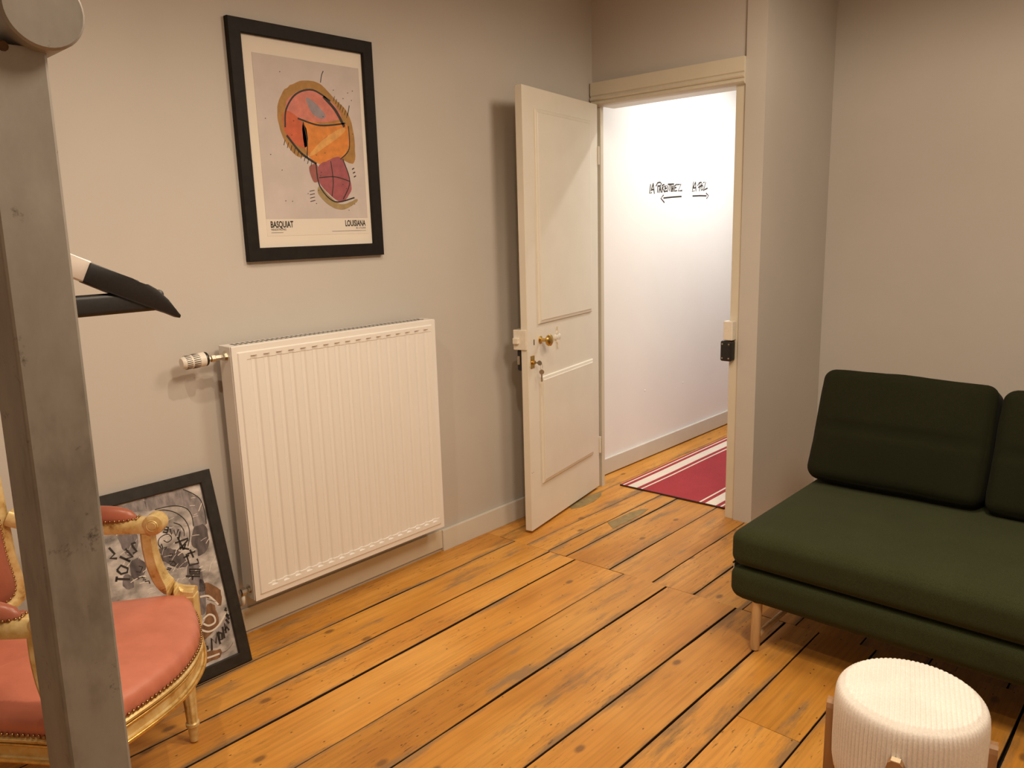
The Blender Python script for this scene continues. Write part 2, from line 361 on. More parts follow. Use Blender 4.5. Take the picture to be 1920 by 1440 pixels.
STR={'arcs':[[(.967,.586),(.987,.586),(1.015,.584),(1.044,.576),(1.067,.56),(1.077,.533),(1.075,.5)],[(.969,.581),(.995,.577),(1.027,.559),(1.05,.531),(1.059,.499),(1.055,.468),(1.043,.441)],[(1.015,.528),(1.033,.515),(1.041,.494),(1.038,.476)],[(1.069,.626),(1.096,.605),(1.117,.578),(1.122,.539),(1.119,.494)],[(.972,.482),(.982,.473),(.997,.479),(.994,.493),(.981,.499),(.961,.493),(.953,.477),(.959,.46)],[(1.005,.437),(1.017,.444),(1.018,.459)]],'METO':[[(1.024,.502),(1.012,.484),(1.01,.506),(1.0,.493),(.999,.512)],[(.995,.518),(.987,.503)],[(.995,.518),(.984,.524)],[(.991,.511),(.982,.515)],[(.987,.503),(.976,.509)],[(.977,.529),(.964,.536)],[(.971,.531),(.967,.515)],[(.961,.534),(.956,.535),(.953,.523),(.96,.521),(.961,.531)],[(1.028,.493),(1.02,.474)]],'MOI':[[(.834,.473),(.859,.45),(.843,.462),(.869,.461),(.854,.491)],[(.817,.437),(.83,.447),(.848,.431),(.843,.42),(.825,.421),(.817,.434)],[(.811,.416),(.807,.405)],[(.809,.411),(.845,.397)],[(.885,.502),(.875,.502),(.876,.492),(.884,.474),(.874,.472)],[(.809,.509),(.82,.487),(.805,.478),(.822,.472)]],'glyphs':[[(1.006,.463),(1.048,.465)],[(1.017,.478),(1.026,.435)],[(1.047,.46),(1.016,.439)],[(1.017,.444),(1.043,.43)],[(1.036,.448),(1.028,.435)],[(1.037,.416),(1.061,.416)],[(1.047,.426),(1.052,.4)],[(1.032,.415),(1.034,.377),(1.065,.375),(1.063,.389)],[(1.022,.408),(1.038,.41)],[(1.032,.365),(1.064,.354),(1.061,.339),(1.029,.35),(1.032,.365)],[(1.03,.357),(1.062,.346)],[(1.016,.347),(1.058,.332)],[(1.036,.34),(1.033,.33)]],'small':[[(.981,.434),(.991,.431),(.983,.421),(.977,.425)],[(.974,.411),(.986,.409),(.993,.396),(.985,.392),(.974,.4),(.986,.407)],[(.965,.393),(.976,.387),(.97,.384),(.961,.389)],[(.939,.482),(.948,.487),(.947,.495)],[(.956,.466),(.962,.474),(.964,.458)],[(.969,.459),(.977,.459),(.97,.453)],[(.882,.391),(.889,.386),(.883,.381),(.892,.38),(.888,.374),(.9,.372),(.901,.364)],[(.87,.413),(.881,.407),(.891,.421),(.881,.427)]],'MOIANSO':[[(1.044,.086),(1.051,.122),(1.061,.1),(1.072,.134),(1.075,.094)],[(1.077,.131),(1.088,.124),(1.085,.105),(1.076,.105),(1.077,.131)],[(1.095,.142),(1.093,.107)],[(1.102,.121),(1.104,.153),(1.113,.126)],[(1.107,.137),(1.101,.13)],[(1.112,.162),(1.118,.148)],[(1.116,.175),(1.122,.161)],[(1.117,.178),(1.123,.172)],[(1.12,.199),(1.116,.194),(1.12,.191)]],'ch':[[(1.022,.105),(1.016,.104),(1.013,.092),(1.02,.091)],[(1.027,.114),(1.024,.094)],[(1.026,.103),(1.032,.103),(1.032,.092)]],'white':[[(1.046,.266),(1.071,.26),(1.087,.239),(1.097,.221)],[(1.04,.193),(1.06,.2),(1.075,.188),(1.074,.168),(1.052,.165),(1.037,.177)],[(1.024,.162),(1.048,.146),(1.079,.151),(1.116,.181)],[(1.007,.069),(1.032,.065),(1.064,.063)]],'brownline':[[(1.067,.063),(1.088,.062),(1.105,.069),(1.117,.079)],[(1.092,.232),(1.066,.25)]]}
# ================================================================== the room
YD = 3.382          # plane of the wall with the door
CZ = 2.74           # ceiling
fl = struct('floor', B(-.2, 4.1, -1.5, 6.8, -.10, -.028), M_GAP)
def plank(x0a, x0b, x1a, x1b, ya, yb, ga, gb, seed, skew=0):
    """one board: left edge x0a..x0b (near..far), right edge x1a..x1b, gaps ga/gb taken from its sides"""
    rnd = random.Random(seed); n = 26; bm = nb(); lay = bm.verts.layers.float.new('edge'); rows = []
    dz = rnd.uniform(-.0025, 0); tl = rnd.uniform(-.0012, .0012); chew = rnd.uniform(.3, 1.2)
    for i in range(n+1):
        t = i/n; y = ya+(yb-ya)*t; sk = .05*((t if skew > 0 else 1-t)**6 if skew else 0)
        l = x0a+(x0b-x0a)*t+ga*.31+.009*ga/.007*chew*max(0, noise.noise(Vector((seed*3.1, y*1.9, 0)))-.12)+.0011*noise.noise(Vector((seed, y*14, 1)))
        r = x1a+(x1b-x1a)*t-gb*.31-.009*gb/.007*chew*max(0, noise.noise(Vector((seed*5.7, y*1.9, 4)))-.12)-.0011*noise.noise(Vector((seed, y*14, 7)))
        w = r-l; row = []
        for x, z, e in ((l, -.024, 2), (l, -.0022, 1.6), (l+.0014, 0, 1), (l+.024, 0, 0), (r-.024, 0, 0), (r-.0014, 0, 1), (r, -.0022, 1.6), (r, -.024, 2)):
            v = bm.verts.new((x, y+sk*(x-(l+r)/2), z+dz+tl*(x-l)/max(w, .01)*(z > -.01))); v[lay] = e; row.append(v)
        rows.append(row)
    for a, b in zip(rows, rows[1:]):
        for k in range(7): bm.faces.new((a[k], a[k+1], b[k+1], b[k]))
        bm.faces.new((a[7], a[0], b[0], b[7]))
    bm.faces.new(rows[0][::-1]); bm.faces.new(rows[-1])
    return obj('plank', bm, M_PLANK, fl)
def hy(x): return 2.49+.05*x
near = [(-.02, -.02, .004), (.189, .192, .010), (.370, .394, .003), (.560, .534, .0115), (.773, .781, .0065), (.984, .979, .007), (1.215, 1.276, .0065), (1.430, 1.462, .011), (1.584, 1.583, .0065), (1.785, 1.774, .0055), (2.0, 1.99, .004), (2.222, 2.207, .009), (2.44, 2.44, .004), (2.66, 2.66, .005), (2.87, 2.87, .004), (3.1, 3.1, .006), (3.32, 3.32, .004), (3.55, 3.55, .005), (3.78, 3.78, .004), (4.0, 4.0, .004)]
far = [(-.08, -.08, .004), (.10, .078, .0035), (.262, .30, .004), (.385, .385, .002), (.484, .468, .0055), (.712, .69, .005), (.916, .90, .010), (1.099, 1.085, .0055), (1.30, 1.30, .004), (1.50, 1.50, .004), (1.72, 1.72, .005), (1.93, 1.93, .004), (2.15, 2.15, .004), (2.36, 2.36, .004), (2.58, 2.58, .004), (2.79, 2.79, .004), (3.0, 3.0, .004), (3.22, 3.22, .004), (3.43, 3.43, .004), (3.65, 3.65, .004), (3.87, 3.87, .004), (4.05, 4.05, .004)]
sd = 1
for (a, b) in zip(near, near[1:]):
    xc = (a[0]+b[0])/2; ye = hy(xc)
    cut = 1.945 if 1.6 < xc < 1.75 else None
    if cut:
        f = lambda q, y: q[0]+(q[1]-q[0])*(y+1.45)/(ye+1.45)
        plank(a[0], f(a, cut), b[0], f(b, cut), -1.45, cut-.0007, a[2], b[2], sd); sd += 1
        plank(f(a, cut), a[1], f(b, cut), b[1], cut+.0007, ye-.0006, a[2], b[2], sd, 1)
    else: plank(a[0], a[1], b[0], b[1], -1.45, ye-.0006, a[2], b[2], sd, 1)
    sd += 1
for (a, b) in zip(far, far[1:]):
    xc = (a[0]+b[0])/2
    plank(a[0], a[1], b[0], b[1], hy(xc)+.0006, 6.65 if xc < .9 else 4.2, a[2], b[2], sd, -1); sd += 1
# old filler pressed into worn boards
M_FILL = simple('wood_filler', (.27, .19, .07), .6, var=.2, vscale=30)
def filler(pts, h=.0012):
    bm = nb(); a = [bm.verts.new((x, y, h)) for x, y in pts]; b = [bm.verts.new((x, y, -.004)) for x, y in pts]
    bm.faces.new(a); n = len(pts)
    for i in range(n): bm.faces.new((a[i], b[i], b[(i+1) % n], a[(i+1) % n]))
    obj('wood_filler', bm, M_FILL, fl)
filler([(.472-.012, 2.905), (.468-.075, 2.955), (.40, 3.02), (.402, 3.13), (.42, 3.21), (.448, 3.235), (.462, 3.17), (.462, 3.0)])
filler([(.10, 3.02), (.14, 2.99), (.165, 3.05), (.165, 3.15), (.14, 3.25), (.105, 3.3), (.092, 3.2)], .0009)

struct('wall_left', B(-.14, 0, -1.45, YD+.026, -.03, CZ), M_WALL)
struct('wall_back', B(-.14, 4.1, -1.57, -1.45, -.03, CZ), M_WALL)
struct('wall_right', B(3.95, 4.1, -1.45, 4.3, -.03, CZ), M_WALL)
struct('wall_alcove', B(.94, 4.1, 4.13, 4.3, -.03, CZ), M_WALL)
struct('wall_return', B(.847, .94, 3.368, 6.65, -.03, CZ), M_WALL)
struct('wall_door', B(0, .847, YD, 3.50, 2.05, CZ), M_WALL)
hall = struct('wall_hall', B(-.2, -.06, YD+.026, 6.65, -.03, CZ), M_WALL2)
struct('wall_far', B(-.2, .94, 6.65, 6.8, -.03, CZ), M_WALL2)
struct('ceiling', B(-.2, 4.1, -1.57, 6.8, CZ, CZ+.1), M_CEIL)
# skirting
struct('baseboard_left', B(0, .017, 2.214, YD, -.004, .098, .003), M_BASE)
struct('baseboard_radiator', B(0, .009, -1.45, 2.214, .012, .098, .002), M_TRIM)
struct('baseboard_hall', B(-.06, -.043, YD+.026, 6.65, .006, .100, .003), M_BASE)
# door frame and moulded head
bm = nb()
box(bm, .0, .051, YD, YD+.026, -.004, 2.05, .002); box(bm, .798, .847, YD-.004, 3.50, -.004, 2.05, .002)
box(bm, .051, .798, YD, 3.50, 2.022, 2.05, .001)
box(bm, .790, .80, YD+.045, 3.50, -.004, 2.03, .002)
jamb = struct('trim_1', bm, M_TRIM)
prof = [(3.382, 2.136), (3.350, 2.136), (3.350, 2.075), (3.356, 2.070), (3.350, 2.064), (3.346, 2.056), (3.350, 2.050), (3.358, 2.047), (3.352, 2.040), (3.350, 2.032), (3.358, 2.026), (3.370, 2.022), (3.382, 2.020)]
bm = nb(); L_ = []
for x in (-.0, .012, .03, .8465):
    k = .0
    L_.append([(x, y+(.012 if x < .01 else (.0)), z) for y, z in prof])
ring_loft(bm, L_)
struct('trim_2', bm, M_TRIM)
# keeper box and black strike on the frame
k1 = obj('strike_box', B(.785, .832, 3.338, 3.379, .885, .975, .004), M_LOCKP, jamb)
k2 = obj('strike_plate', B(.772, .830, 3.335, 3.379, .785, .882, .009, 3), M_BLACKPL, jamb); k2['label'] = 'black strike plate with four screws'
for sx in (.784, .817):
    for sz in (.800, .867):
        obj('screw', lathe(nb(), [(0, 0), (.0042, 0), (.0038, .0014), (0, .0018)], seg=10, M=Matrix.Translation((sx, 3.3352, sz)) @ Matrix.Rotation(math.pi/2, 4, 'X')), M_CHROME, k2)
# writing on the hall wall
HF = (Vector((-.06, 0, 0)), Vector((0, 1, 0)), Vector((0, 0, 1)), Vector((1, 0, 0)))
for key, lst in HALL.items():
    if key[:2] == 'AR':
        for nm, s in zip(('arrow_shaft', 'arrow_head'), lst):
            bm = nb(); ribbon(bm, s, .009, HF); obj(nm, bm, M_INK, hall)
        continue
    bm = nb()
    for i, s in enumerate(lst): ribbon(bm, s, .0088, HF, .0006+.00004*i)
    obj('lettering', bm, M_INK, hall)
# small plugs left in the hall wall
for y, z in ((3.98, .43), (4.43, .405)): obj('wall_plug', lathe(nb(), [(0, 0), (.006, 0), (.005, .003), (0, .004)], (-.06, y, z), 'X', 10), M_WALL2, hall)

# ------------------------------------------------------------------ door
ang = math.atan2(-.981, .193)
door = thing('door_1', 'cream panelled door standing open against the left wall', None, (.059, 3.345, 0), ang, kind='structure')
D = lambda *a, **k: obj(*a, local=True, **k)
bm = nb(); box(bm, .0, .748, -.036, 0, .014, 2.028, .0025)
leaf = D('door_leaf', bm, M_DOOR, door)
def raised(s0, s1, z0, z1):
    bm = nb()
    a = [(s0, 0, z0), (s1, 0, z0), (s1, 0, z1), (s0, 0, z1)]
    def ins(d, y): return [(s0+d, y, z0+d), (s1-d, y, z0+d), (s1-d, y, z1-d), (s0+d, y, z1-d)]
    ring_loft(bm, [ins(0, -.004), ins(0, .0045), ins(.003, .0075), ins(.014, .0095), ins(.017, .012)], cap0=True, cap1=True)
    return bm
D('panel', raised(.092, .650, .992, 1.94), M_DOOR, door)
D('panel', raised(.083, .640, .222, .742), M_DOOR, door)
for z in (.25, 1.78): D('hinge', lathe(nb(), [(0, -.045), (.006, -.045), (.006, .045), (0, .045)], (-.004, .003, z), 'Z', 10), M_DOOR, door)
# knob
kn = D('door_knob', lathe(nb(), [(0, 0), (.018, 0), (.018, .003), (.010, .006), (.0085, .012), (.0085, .030), (.012, .034), (.024, .040), (.028, .048), (.025, .056), (.014, .062), (0, .064)], seg=28, M=Matrix.Translation((.632, 0, .917)) @ Matrix.Rotation(-math.pi/2, 4, 'X')), M_BRASS, door, smooth=True, auto=40)
kn['label'] = 'aged brass door knob'
# painted cross-shaped escutcheon
bm = nb(); o_ = Matrix.Translation((.465, 0, .909))
for a in range(4):
    lathe(bm, [(0, 0), (.014, 0), (.013, .004), (.006, .006), (0, .006)], seg=12, M=o_ @ Matrix.Rotation(a*math.pi/2, 4, 'Y') @ Matrix.Translation((0, 0, .019)) @ Matrix.Rotation(-math.pi/2, 4, 'X'))
lathe(bm, [(0, 0), (.015, 0), (.012, .007), (0, .009)], seg=14, M=o_ @ Matrix.Rotation(-math.pi/2, 4, 'X'))
lathe(bm, [(0, 0), (.004, 0), (.004, .03), (0, .03)], seg=8, M=o_ @ Matrix.Translation((0, .004, .022)))
lathe(bm, [(0, 0), (.004, 0), (.004, .03), (0, .03)], seg=8, M=o_ @ Matrix.Translation((0, .004, -.052)))
D('escutcheon', bm, M_LOCKP, door)
# rim lock wrapped round the free edge, keyhole, black catch
bm = nb(); box(bm, .735, .756, -.072, -.004, .884, .976, .003); box(bm, .700, .749, -.07, -.036, .884, .976, .003)
rl = D('rim_lock', bm, M_LOCKP, door); D('latch_bolt', B(.752, .770, -.068, -.040, .912, .940, .003), M_LOCKP, rl)
D('keyhole', B(.688, .6945, -.001, .0012, .900, .926, .0008), M_GAP, door)
D('edge_catch', B(.700, .744, -.062, -.036, .785, .884, .008, 3), M_BLACKPL, door)
D('catch_bolt', B(.744, .752, -.056, -.044, .815, .855, .003), M_CHROME, door)
pl = D('lock_plate', B(.692, .727, -.001, .0025, .795, .854, .0015), M_BRASS, door)
D('lock_barrel', lathe(nb(), [(0, 0), (.009, 0), (.009, .012), (0, .012)], seg=16, M=Matrix.Translation((.708, .001, .822)) @ Matrix.Rotation(-math.pi/2, 4, 'X')), M_BRASS, pl, smooth=True, auto=40)
# paint chips and nail dimples along the closing stile
for s, z in ((.735, .30), (.722, .30), (.728, .80), (.735, .805)):
    D('nail_head', lathe(nb(), [(0, 0), (.0028, 0), (.002, .001), (0, .0012)], seg=8, M=Matrix.Translation((s, -.0002, z)) @ Matrix.Rotation(-math.pi/2, 4, 'X')), M_KEY, door)
# keys: one in the lock, one on the ring
Rz = Matrix.Translation((.059, 3.345, 0)) @ Matrix.Rotation(ang, 4, 'Z')
ks = thing('key_ring', 'two flat keys on a ring hanging from the brass lock of the open door', 'keys', tuple(Rz @ Vector((.690, .03, .73))), ang)
def key_bm(T, l):
    bm = nb(); box(bm, -.0035, .0035, -.001, .001, -l, 0, .0006, M=T)
    lathe(bm, [(0, -.0011), (.0115, -.0011), (.0115, .0011), (0, .0011)], seg=20, M=T @ Matrix.Translation((0, 0, .011)) @ Matrix.Rotation(math.pi/2, 4, 'X'))
    return bm
obj('key', key_bm(Rz @ Matrix.Translation((.708, .026, .822)) @ Matrix.Rotation(math.radians(-90), 4, 'X') @ Matrix.Rotation(math.pi/2, 4, 'Z'), .014), M_KEY, ks)
obj('key', key_bm(Rz @ Matrix.Translation((.700, .042, .768)) @ Matrix.Rotation(-1.0, 4, 'Z'), .034), M_KEY, ks)
cpt = [Rz @ Vector((.70+.010*math.cos(a), .042, .803+.014*math.sin(a))) for a in [2*math.pi*k/20 for k in range(21)]]
obj('ring', tube(nb(), cpt, .0009, 6, up=(.98, .19, 0)), M_CHROME, ks, smooth=True)

# ------------------------------------------------------------------ radiator
rad = thing('radiator', 'white ribbed panel radiator on the left wall under the framed poster', 'radiator', (.075, 1.686, 0))
RX, RY0, RY1, RZ0, RZ1 = .120, 1.238, 2.135, .167, 1.069
def radiator_front():
    bm = nb(); ys = [RY0, RY0+.004]; zs = [RZ0, RZ0+.004]
    fy0, fy1, fz0, fz1 = RY0+.052, RY1-.030, RZ0+.050, RZ1-.046
    nr = 17; pitch = (fy1-fy0)/nr
    cy = [fy0+pitch*(i+.5) for i in range(nr)]
    ylist = [(RY0+.0, 0, 0), (RY0+.005, 0, 0), (fy0-.003, 0, 0)]
    prof = []
    gw = .0115
    for c in cy:
        for d, k in ((-pitch/2, 0), (-gw-.006, 0), (-gw, .12), (-gw*.55, .85), (0, 1), (gw*.55, .85), (gw, .12), (gw+.006, 0)):
            prof.append((c+d, k))
    Y = [RY0, RY0+.018, RY0+.022, fy0-.002]+[p[0] for p in prof]+[fy1+.002, RY1-.022, RY1-.018, RY1]
    K = [0, 0, 0, -1]+[p[1] for p in prof]+[-1, 0, 0, 0]
    Z = [(RZ0, 0, 0), (RZ0+.018, 0, 0), (RZ0+.022, 0, 0), (fz0-.012, 0, 0), (fz0-.010, 0, 1), (fz0-.001, 0, 1), (fz0+.0005, 1, 1), (fz0+.02, 1, 1), ((fz0+fz1)/2, 1, 1), (fz1-.02, 1, 1), (fz1-.0005, 1, 1), (fz1+.001, 0, 1), (fz1+.010, 0, 1), (fz1+.012, 0, 0), (RZ1-.022, 0, 0), (RZ1-.018, 0, 0), (RZ1, 0, 0)]
    G = []
    for z, fld, chan in Z:
        row = []
        for j, (y, k) in enumerate(zip(Y, K)):
            x = RX
            inner = 4 <= j < 4+len(prof)
            if inner and fld: x -= .0022
            if inner and chan and k > 0: x -= .0075*k
            edge = (j in (0, 1, len(Y)-1, len(Y)-2)) or z <= RZ0+.018 or z >= RZ1-.018
            if edge: x -= .004
            row.append(bm.verts.new((x, y, z)))
        G.append(row)
    for a, b in zip(G, G[1:]):
        for i in range(len(a)-1): bm.faces.new((a[i], a[i+1], b[i+1], b[i]))
    # return edges to the back
    bd = [e for e in bm.edges if e.is_boundary]
    r = bmesh.ops.extrude_edge_only(bm, edges=bd)
    for v in [g for g in r['geom'] if isinstance(g, bmesh.types.BMVert)]: v.co.x = .098
    return bm
obj('front_panel', radiator_front(), M_RAD, rad, smooth=True, auto=22)
obj('back_panel', B(.032, .040, RY0+.012, RY1-.012, RZ0+.008, RZ1-.012, .002), M_RAD, rad)
obj('side_panel', B(.034, .108, RY0-.0016, RY0+.0012, RZ0+.002, RZ1+.001, .0005), M_RAD, rad)
obj('side_panel', B(.034, .108, RY1-.0012, RY1+.0016, RZ0+.002, RZ1+.001, .0005), M_RAD, rad)
tg = obj('top_grille', B(.034, .1135, RY0+.001, RY1-.001, RZ1-.003, RZ1+.002, .001), M_RAD, rad)
bm = nb()
for i in range(44):
    y = RY0+.03+i*.0192; box(bm, .046, .062, y, y+.012, RZ1+.0016, RZ1+.0024); box(bm, .070, .086, y, y+.012, RZ1+.0016, RZ1+.0024)
so = obj('grille_slots', bm, M_GAP, tg); so['kind'] = 'stuff'
obj('convector_fin', B(.044, .094, RY0+.03, RY1-.03, RZ0+.03, RZ1-.05), M_RAD, rad)
for y in (1.42, 1.95): obj('wall_bracket', B(0, .034, y, y+.03, .25, .95), M_RAD, rad)
# thermostatic valve
vx, vz = .074, 1.036
bm = nb(); lathe(bm, [(0, 0), (.0135, 0), (.0135, .012), (.010, .014), (.010, .040), (.0125, .042), (.0125, .054), (.0095, .056), (.0095, .066), (0, .066)], seg=6, M=Matrix.Translation((vx, RY0+.002, vz)) @ Matrix.Rotation(math.pi/2, 4, 'X'))
vb = obj('thermostat_valve', bm, M_CHROME, rad)
bm = nb(); lathe(bm, [(0, 0), (.020, 0), (.022, .003), (.020, .005), (0, .005)], (vx, RY0-.002, vz), 'Y', 20); obj('flange', bm, M_CHROME, vb, smooth=True, auto=30)
bm = nb(); lathe(bm, [(0, 0), (.0215, 0), (.0235, .004), (.0225, .009), (0, .010)], seg=26, M=Matrix.Translation((vx, RY0-.066, vz+.002)) @ Matrix.Rotation(math.pi/2, 4, 'X')); obj('collar', bm, M_BLACKPL, vb, smooth=True, auto=30)
hd = obj('thermostat_head', lathe(nb(), [(0, 0), (.0235, 0), (.0235, .022), (.0225, .038), (.0215, .064), (.0180, .073), (.0160, .076), (0, .077)], seg=30, M=Matrix.Translation((vx, RY0-.075, vz+.002)) @ Matrix.Rotation(math.pi/2+.05, 4, 'X')), M_WHITEPL, vb, smooth=True, auto=40)
bm = nb(); HM = Matrix.Translation((vx, RY0-.075, vz+.002)) @ Matrix.Rotation(math.pi/2+.05, 4, 'X')
for i in range(22):
    R_ = HM @ Matrix.Rotation(2*math.pi*i/22, 4, 'Z')
    box(bm, .0185, .0236, -.0011, .0011, .020, .042, M=R_); box(bm, .0170, .0224, -.0010, .0010, .047, .065, M=R_)
obj('vent_slots', bm, M_BLACKPL, hd)['kind'] = 'stuff'
# lockshield at the foot, with its painted tail pipe
bm = nb(); lathe(bm, [(0, 0), (.014, 0), (.014, .011), (.010, .013), (.010, .018), (.0145, .020), (.0145, .034), (.011, .038), (0, .038)], seg=8, M=Matrix.Translation((vx, RY0+.002, .200)) @ Matrix.Rotation(math.pi/2, 4, 'X'))
lv = obj('lockshield_valve', bm, M_CHROME, rad)
obj('flange', lathe(nb(), [(0, 0), (.020, 0), (.022, .003), (0, .005)], (vx, RY0-.002, .200), 'Y', 20), M_CHROME, lv, smooth=True, auto=30)
obj('tail_pipe', tube(nb(), [(vx, RY0-.026, .196), (vx, RY0-.026, .17), (vx-.004, RY0-.026, .155), (vx-.02, RY0-.026, .145), (.0, RY0-.026, .143)], .0075, 10, up=(0, 1, 0)), M_LOCKP, lv, smooth=True)

# ------------------------------------------------------------------ framed poster
def frame_mesh(y0, y1, z0, z1, w, d, T, lip=.004):
    """picture frame in a local y-z plane, front towards +x, mapped by T"""
    bm = nb()
    def rect(k, x): return [T @ Vector((x, y0+k, z0+k)), T @ Vector((x, y1-k, z0+k)), T @ Vector((x, y1-k, z1-k)), T @ Vector((x, y0+k, z1-k))]
    rings = [rect(0, 0), rect(0, d-.002), rect(.002, d), rect(w-.003, d), rect(w, d-.003), rect(w, d*.35), rect(w, 0)]
    rv = [[bm.verts.new(p) for p in r] for r in rings]
    rv.append(rv[0])
    for a, b in zip(rv, rv[1:]):
        for i in range(4): bm.faces.new((a[i], a[(i+1) % 4], b[(i+1) % 4], b[i]))
    return bm
I4 = Matrix.Identity(4)
po = thing('framed_poster', 'black framed art poster hanging on the left wall above the radiator', 'poster', (.01, 1.677, 1.340))
obj('frame', frame_mesh(1.385, 1.970, 1.340, 2.133, .046, .022, I4), M_BLACKFR2, po)
obj('mat_board', B(.001, .0085, 1.42, 1.94, 1.375, 2.10), M_PAPER, po)
pr = obj('poster_print', B(.0085, .0092, 1.470, 1.908, 1.425, 2.033), M_PAPER2, po)
M_LILAC = simple('lilac_ground', (.54, .485, .475), .7, var=.07, vscale=9)
obj('picture_ground', B(.0092, .0096, 1.470, 1.908, 1.484, 2.033), M_LILAC, pr)
PF = (Vector((.0096, 0, 0)), Vector((0, 1, 0)), Vector((0, 0, 1)), Vector((1, 0, 0)))
def paint(col, r=.65): return simple('paint_%02d%02d%02d' % tuple(int(c*99) for c in col), col, r, var=.16, vscale=35)
def art(pts, col, lay, name='paint_patch'):
    # ragged painted edge
    out = []
    q = [Vector((p[0], p[1], 0)) for p in pts]
    for p in catmull(q, 6, True):
        k = noise.noise(Vector((p.x*160, p.y*160, lay)))*.0022
        out.append((p.x+k, p.y-k))
    bm = nb(); patch(bm, out, PF, .0001*lay); obj(name, bm, paint(col), pr)
# loose abstract colour patches in the print's palette
art([(1.585, 1.925), (1.66, 1.962), (1.73, 1.960), (1.79, 1.915), (1.845, 1.87), (1.868, 1.79), (1.86, 1.69), (1.80, 1.70), (1.70, 1.72), (1.62, 1.70), (1.565, 1.76), (1.548, 1.85)], (.36, .19, .05), 1)
art([(1.60, 1.90), (1.68, 1.935), (1.77, 1.905), (1.815, 1.85), (1.72, 1.825), (1.63, 1.835), (1.585, 1.855)], (.56, .19, .15), 2)
art([(1.575, 1.85), (1.615, 1.845), (1.66, 1.80), (1.655, 1.735), (1.60, 1.75), (1.57, 1.79)], (.52, .11, .045), 3)
art([(1.655, 1.825), (1.74, 1.82), (1.832, 1.83), (1.845, 1.755), (1.80, 1.70), (1.73, 1.675), (1.665, 1.70), (1.645, 1.76)], (.62, .22, .04), 3)
art([(1.668, 1.905), (1.70, 1.895), (1.745, 1.855), (1.73, 1.838), (1.69, 1.855)], (.27, .235, .27), 4)
art([(1.735, 1.69), (1.80, 1.705), (1.832, 1.64), (1.838, 1.585), (1.79, 1.545), (1.735, 1.575), (1.695, 1.62), (1.70, 1.67)], (.32, .085, .10), 4)
art([(1.66, 1.665), (1.695, 1.675), (1.70, 1.625), (1.675, 1.615)], (.30, .10, .09), 5)
art([(1.70, 1.60), (1.74, 1.565), (1.79, 1.535), (1.86, 1.555), (1.855, 1.54), (1.79, 1.515), (1.73, 1.535), (1.69, 1.575)], (.33, .24, .11), 5)
art([(1.67, 1.715), (1.685, 1.71), (1.82, 1.795), (1.815, 1.812), (1.74, 1.775)], (.66, .34, .10), 5)
bm = nb()
def ink(pts, wd, lay=6):
    q = [(p.x, p.y) for p in catmull([Vector((a, b, 0)) for a, b in pts], 6)]
    if len(pts) > 2:
        b2 = nb(); ribbon(b2, q, wd, PF, .0001*lay); obj('ink_line', b2, M_INK, pr)
    else: ribbon(bm, q, wd, PF, .0001*lay)
ink([(1.575, 1.80), (1.585, 1.86), (1.63, 1.915), (1.70, 1.935), (1.77, 1.905)], .006)
ink([(1.745, 1.915), (1.79, 1.875), (1.825, 1.82)], .011); ink([(1.63, 1.832), (1.72, 1.815), (1.83, 1.83)], .006)
ink([(1.65, 1.82), (1.66, 1.76), (1.655, 1.70)], .004); ink([(1.58, 1.77), (1.63, 1.715), (1.69, 1.68)], .008); ink([(1.69, 1.68), (1.70, 1.60), (1.76, 1.545), (1.85, 1.56)], .005)
ink([(1.845, 1.82), (1.842, 1.74), (1.80, 1.70)], .004); ink([(1.81, 1.70), (1.835, 1.62), (1.80, 1.555)], .004); ink([(1.70, 1.63), (1.77, 1.635), (1.835, 1.62)], .0035); ink([(1.755, 1.69), (1.76, 1.62), (1.75, 1.565)], .0035)
ink([(1.735, 1.965), (1.742, 1.99), (1.75, 2.005)], .003); ink([(1.845, 1.86), (1.855, 1.895)], .003)
for i in range(9):
    a = 1.57+i*.013; ink([(a, 1.755-i*.0085), (a-.006, 1.738-i*.0085)], .0024)
for i in range(7):
    a = 1.785+i*.009; ink([(a, 1.905-i*.009), (a+.007, 1.922-i*.009)], .002)
for i in range(4): ink([(1.675, 1.585-i*.012), (1.655, 1.581-i*.012)], .0024)
for i in range(3): ink([(1.85+i*.003, 1.665-i*.014), (1.858+i*.003, 1.669-i*.014)], .004)
rr_ = random.Random(4)
for i in range(26):
    a, b = rr_.uniform(1.48, 1.9), rr_.uniform(1.49, 2.02); ink([(a, b), (a+.002, b+.001)], .0025)
obj('ink_ticks', bm, M_INK, pr)['kind'] = 'stuff'
PF2 = (Vector((.0092, 0, 0)),)+PF[1:]
obj('lettering', text_bm('BASQUIAT', .031, PF2, (1.485, 1.4545), .62, .0009, .0004), M_INK, pr)
obj('lettering', text_bm('LOUISIANA', .031, PF2, (1.8955, 1.4545), .60, .0009, .0004, 'RIGHT'), M_INK, pr)
obj('lettering', text_bm('HEADSTRONG', .0095, PF2, (1.486, 1.4440), .95, .0001, .0004), M_INK, pr)
obj('lettering', text_bm('30.1-17.5.2010', .0085, PF2, (1.8955, 1.4440), .9, .0001, .0004, 'RIGHT'), M_INK, pr)
for a, b in ((1.486, 1.533), (1.74, 1.8955)):
    bm = nb(); ribbon(bm, [(a, 1.4365), (b, 1.4365)], .0012, PF2, .0004); obj('small_print', bm, M_INK, pr)

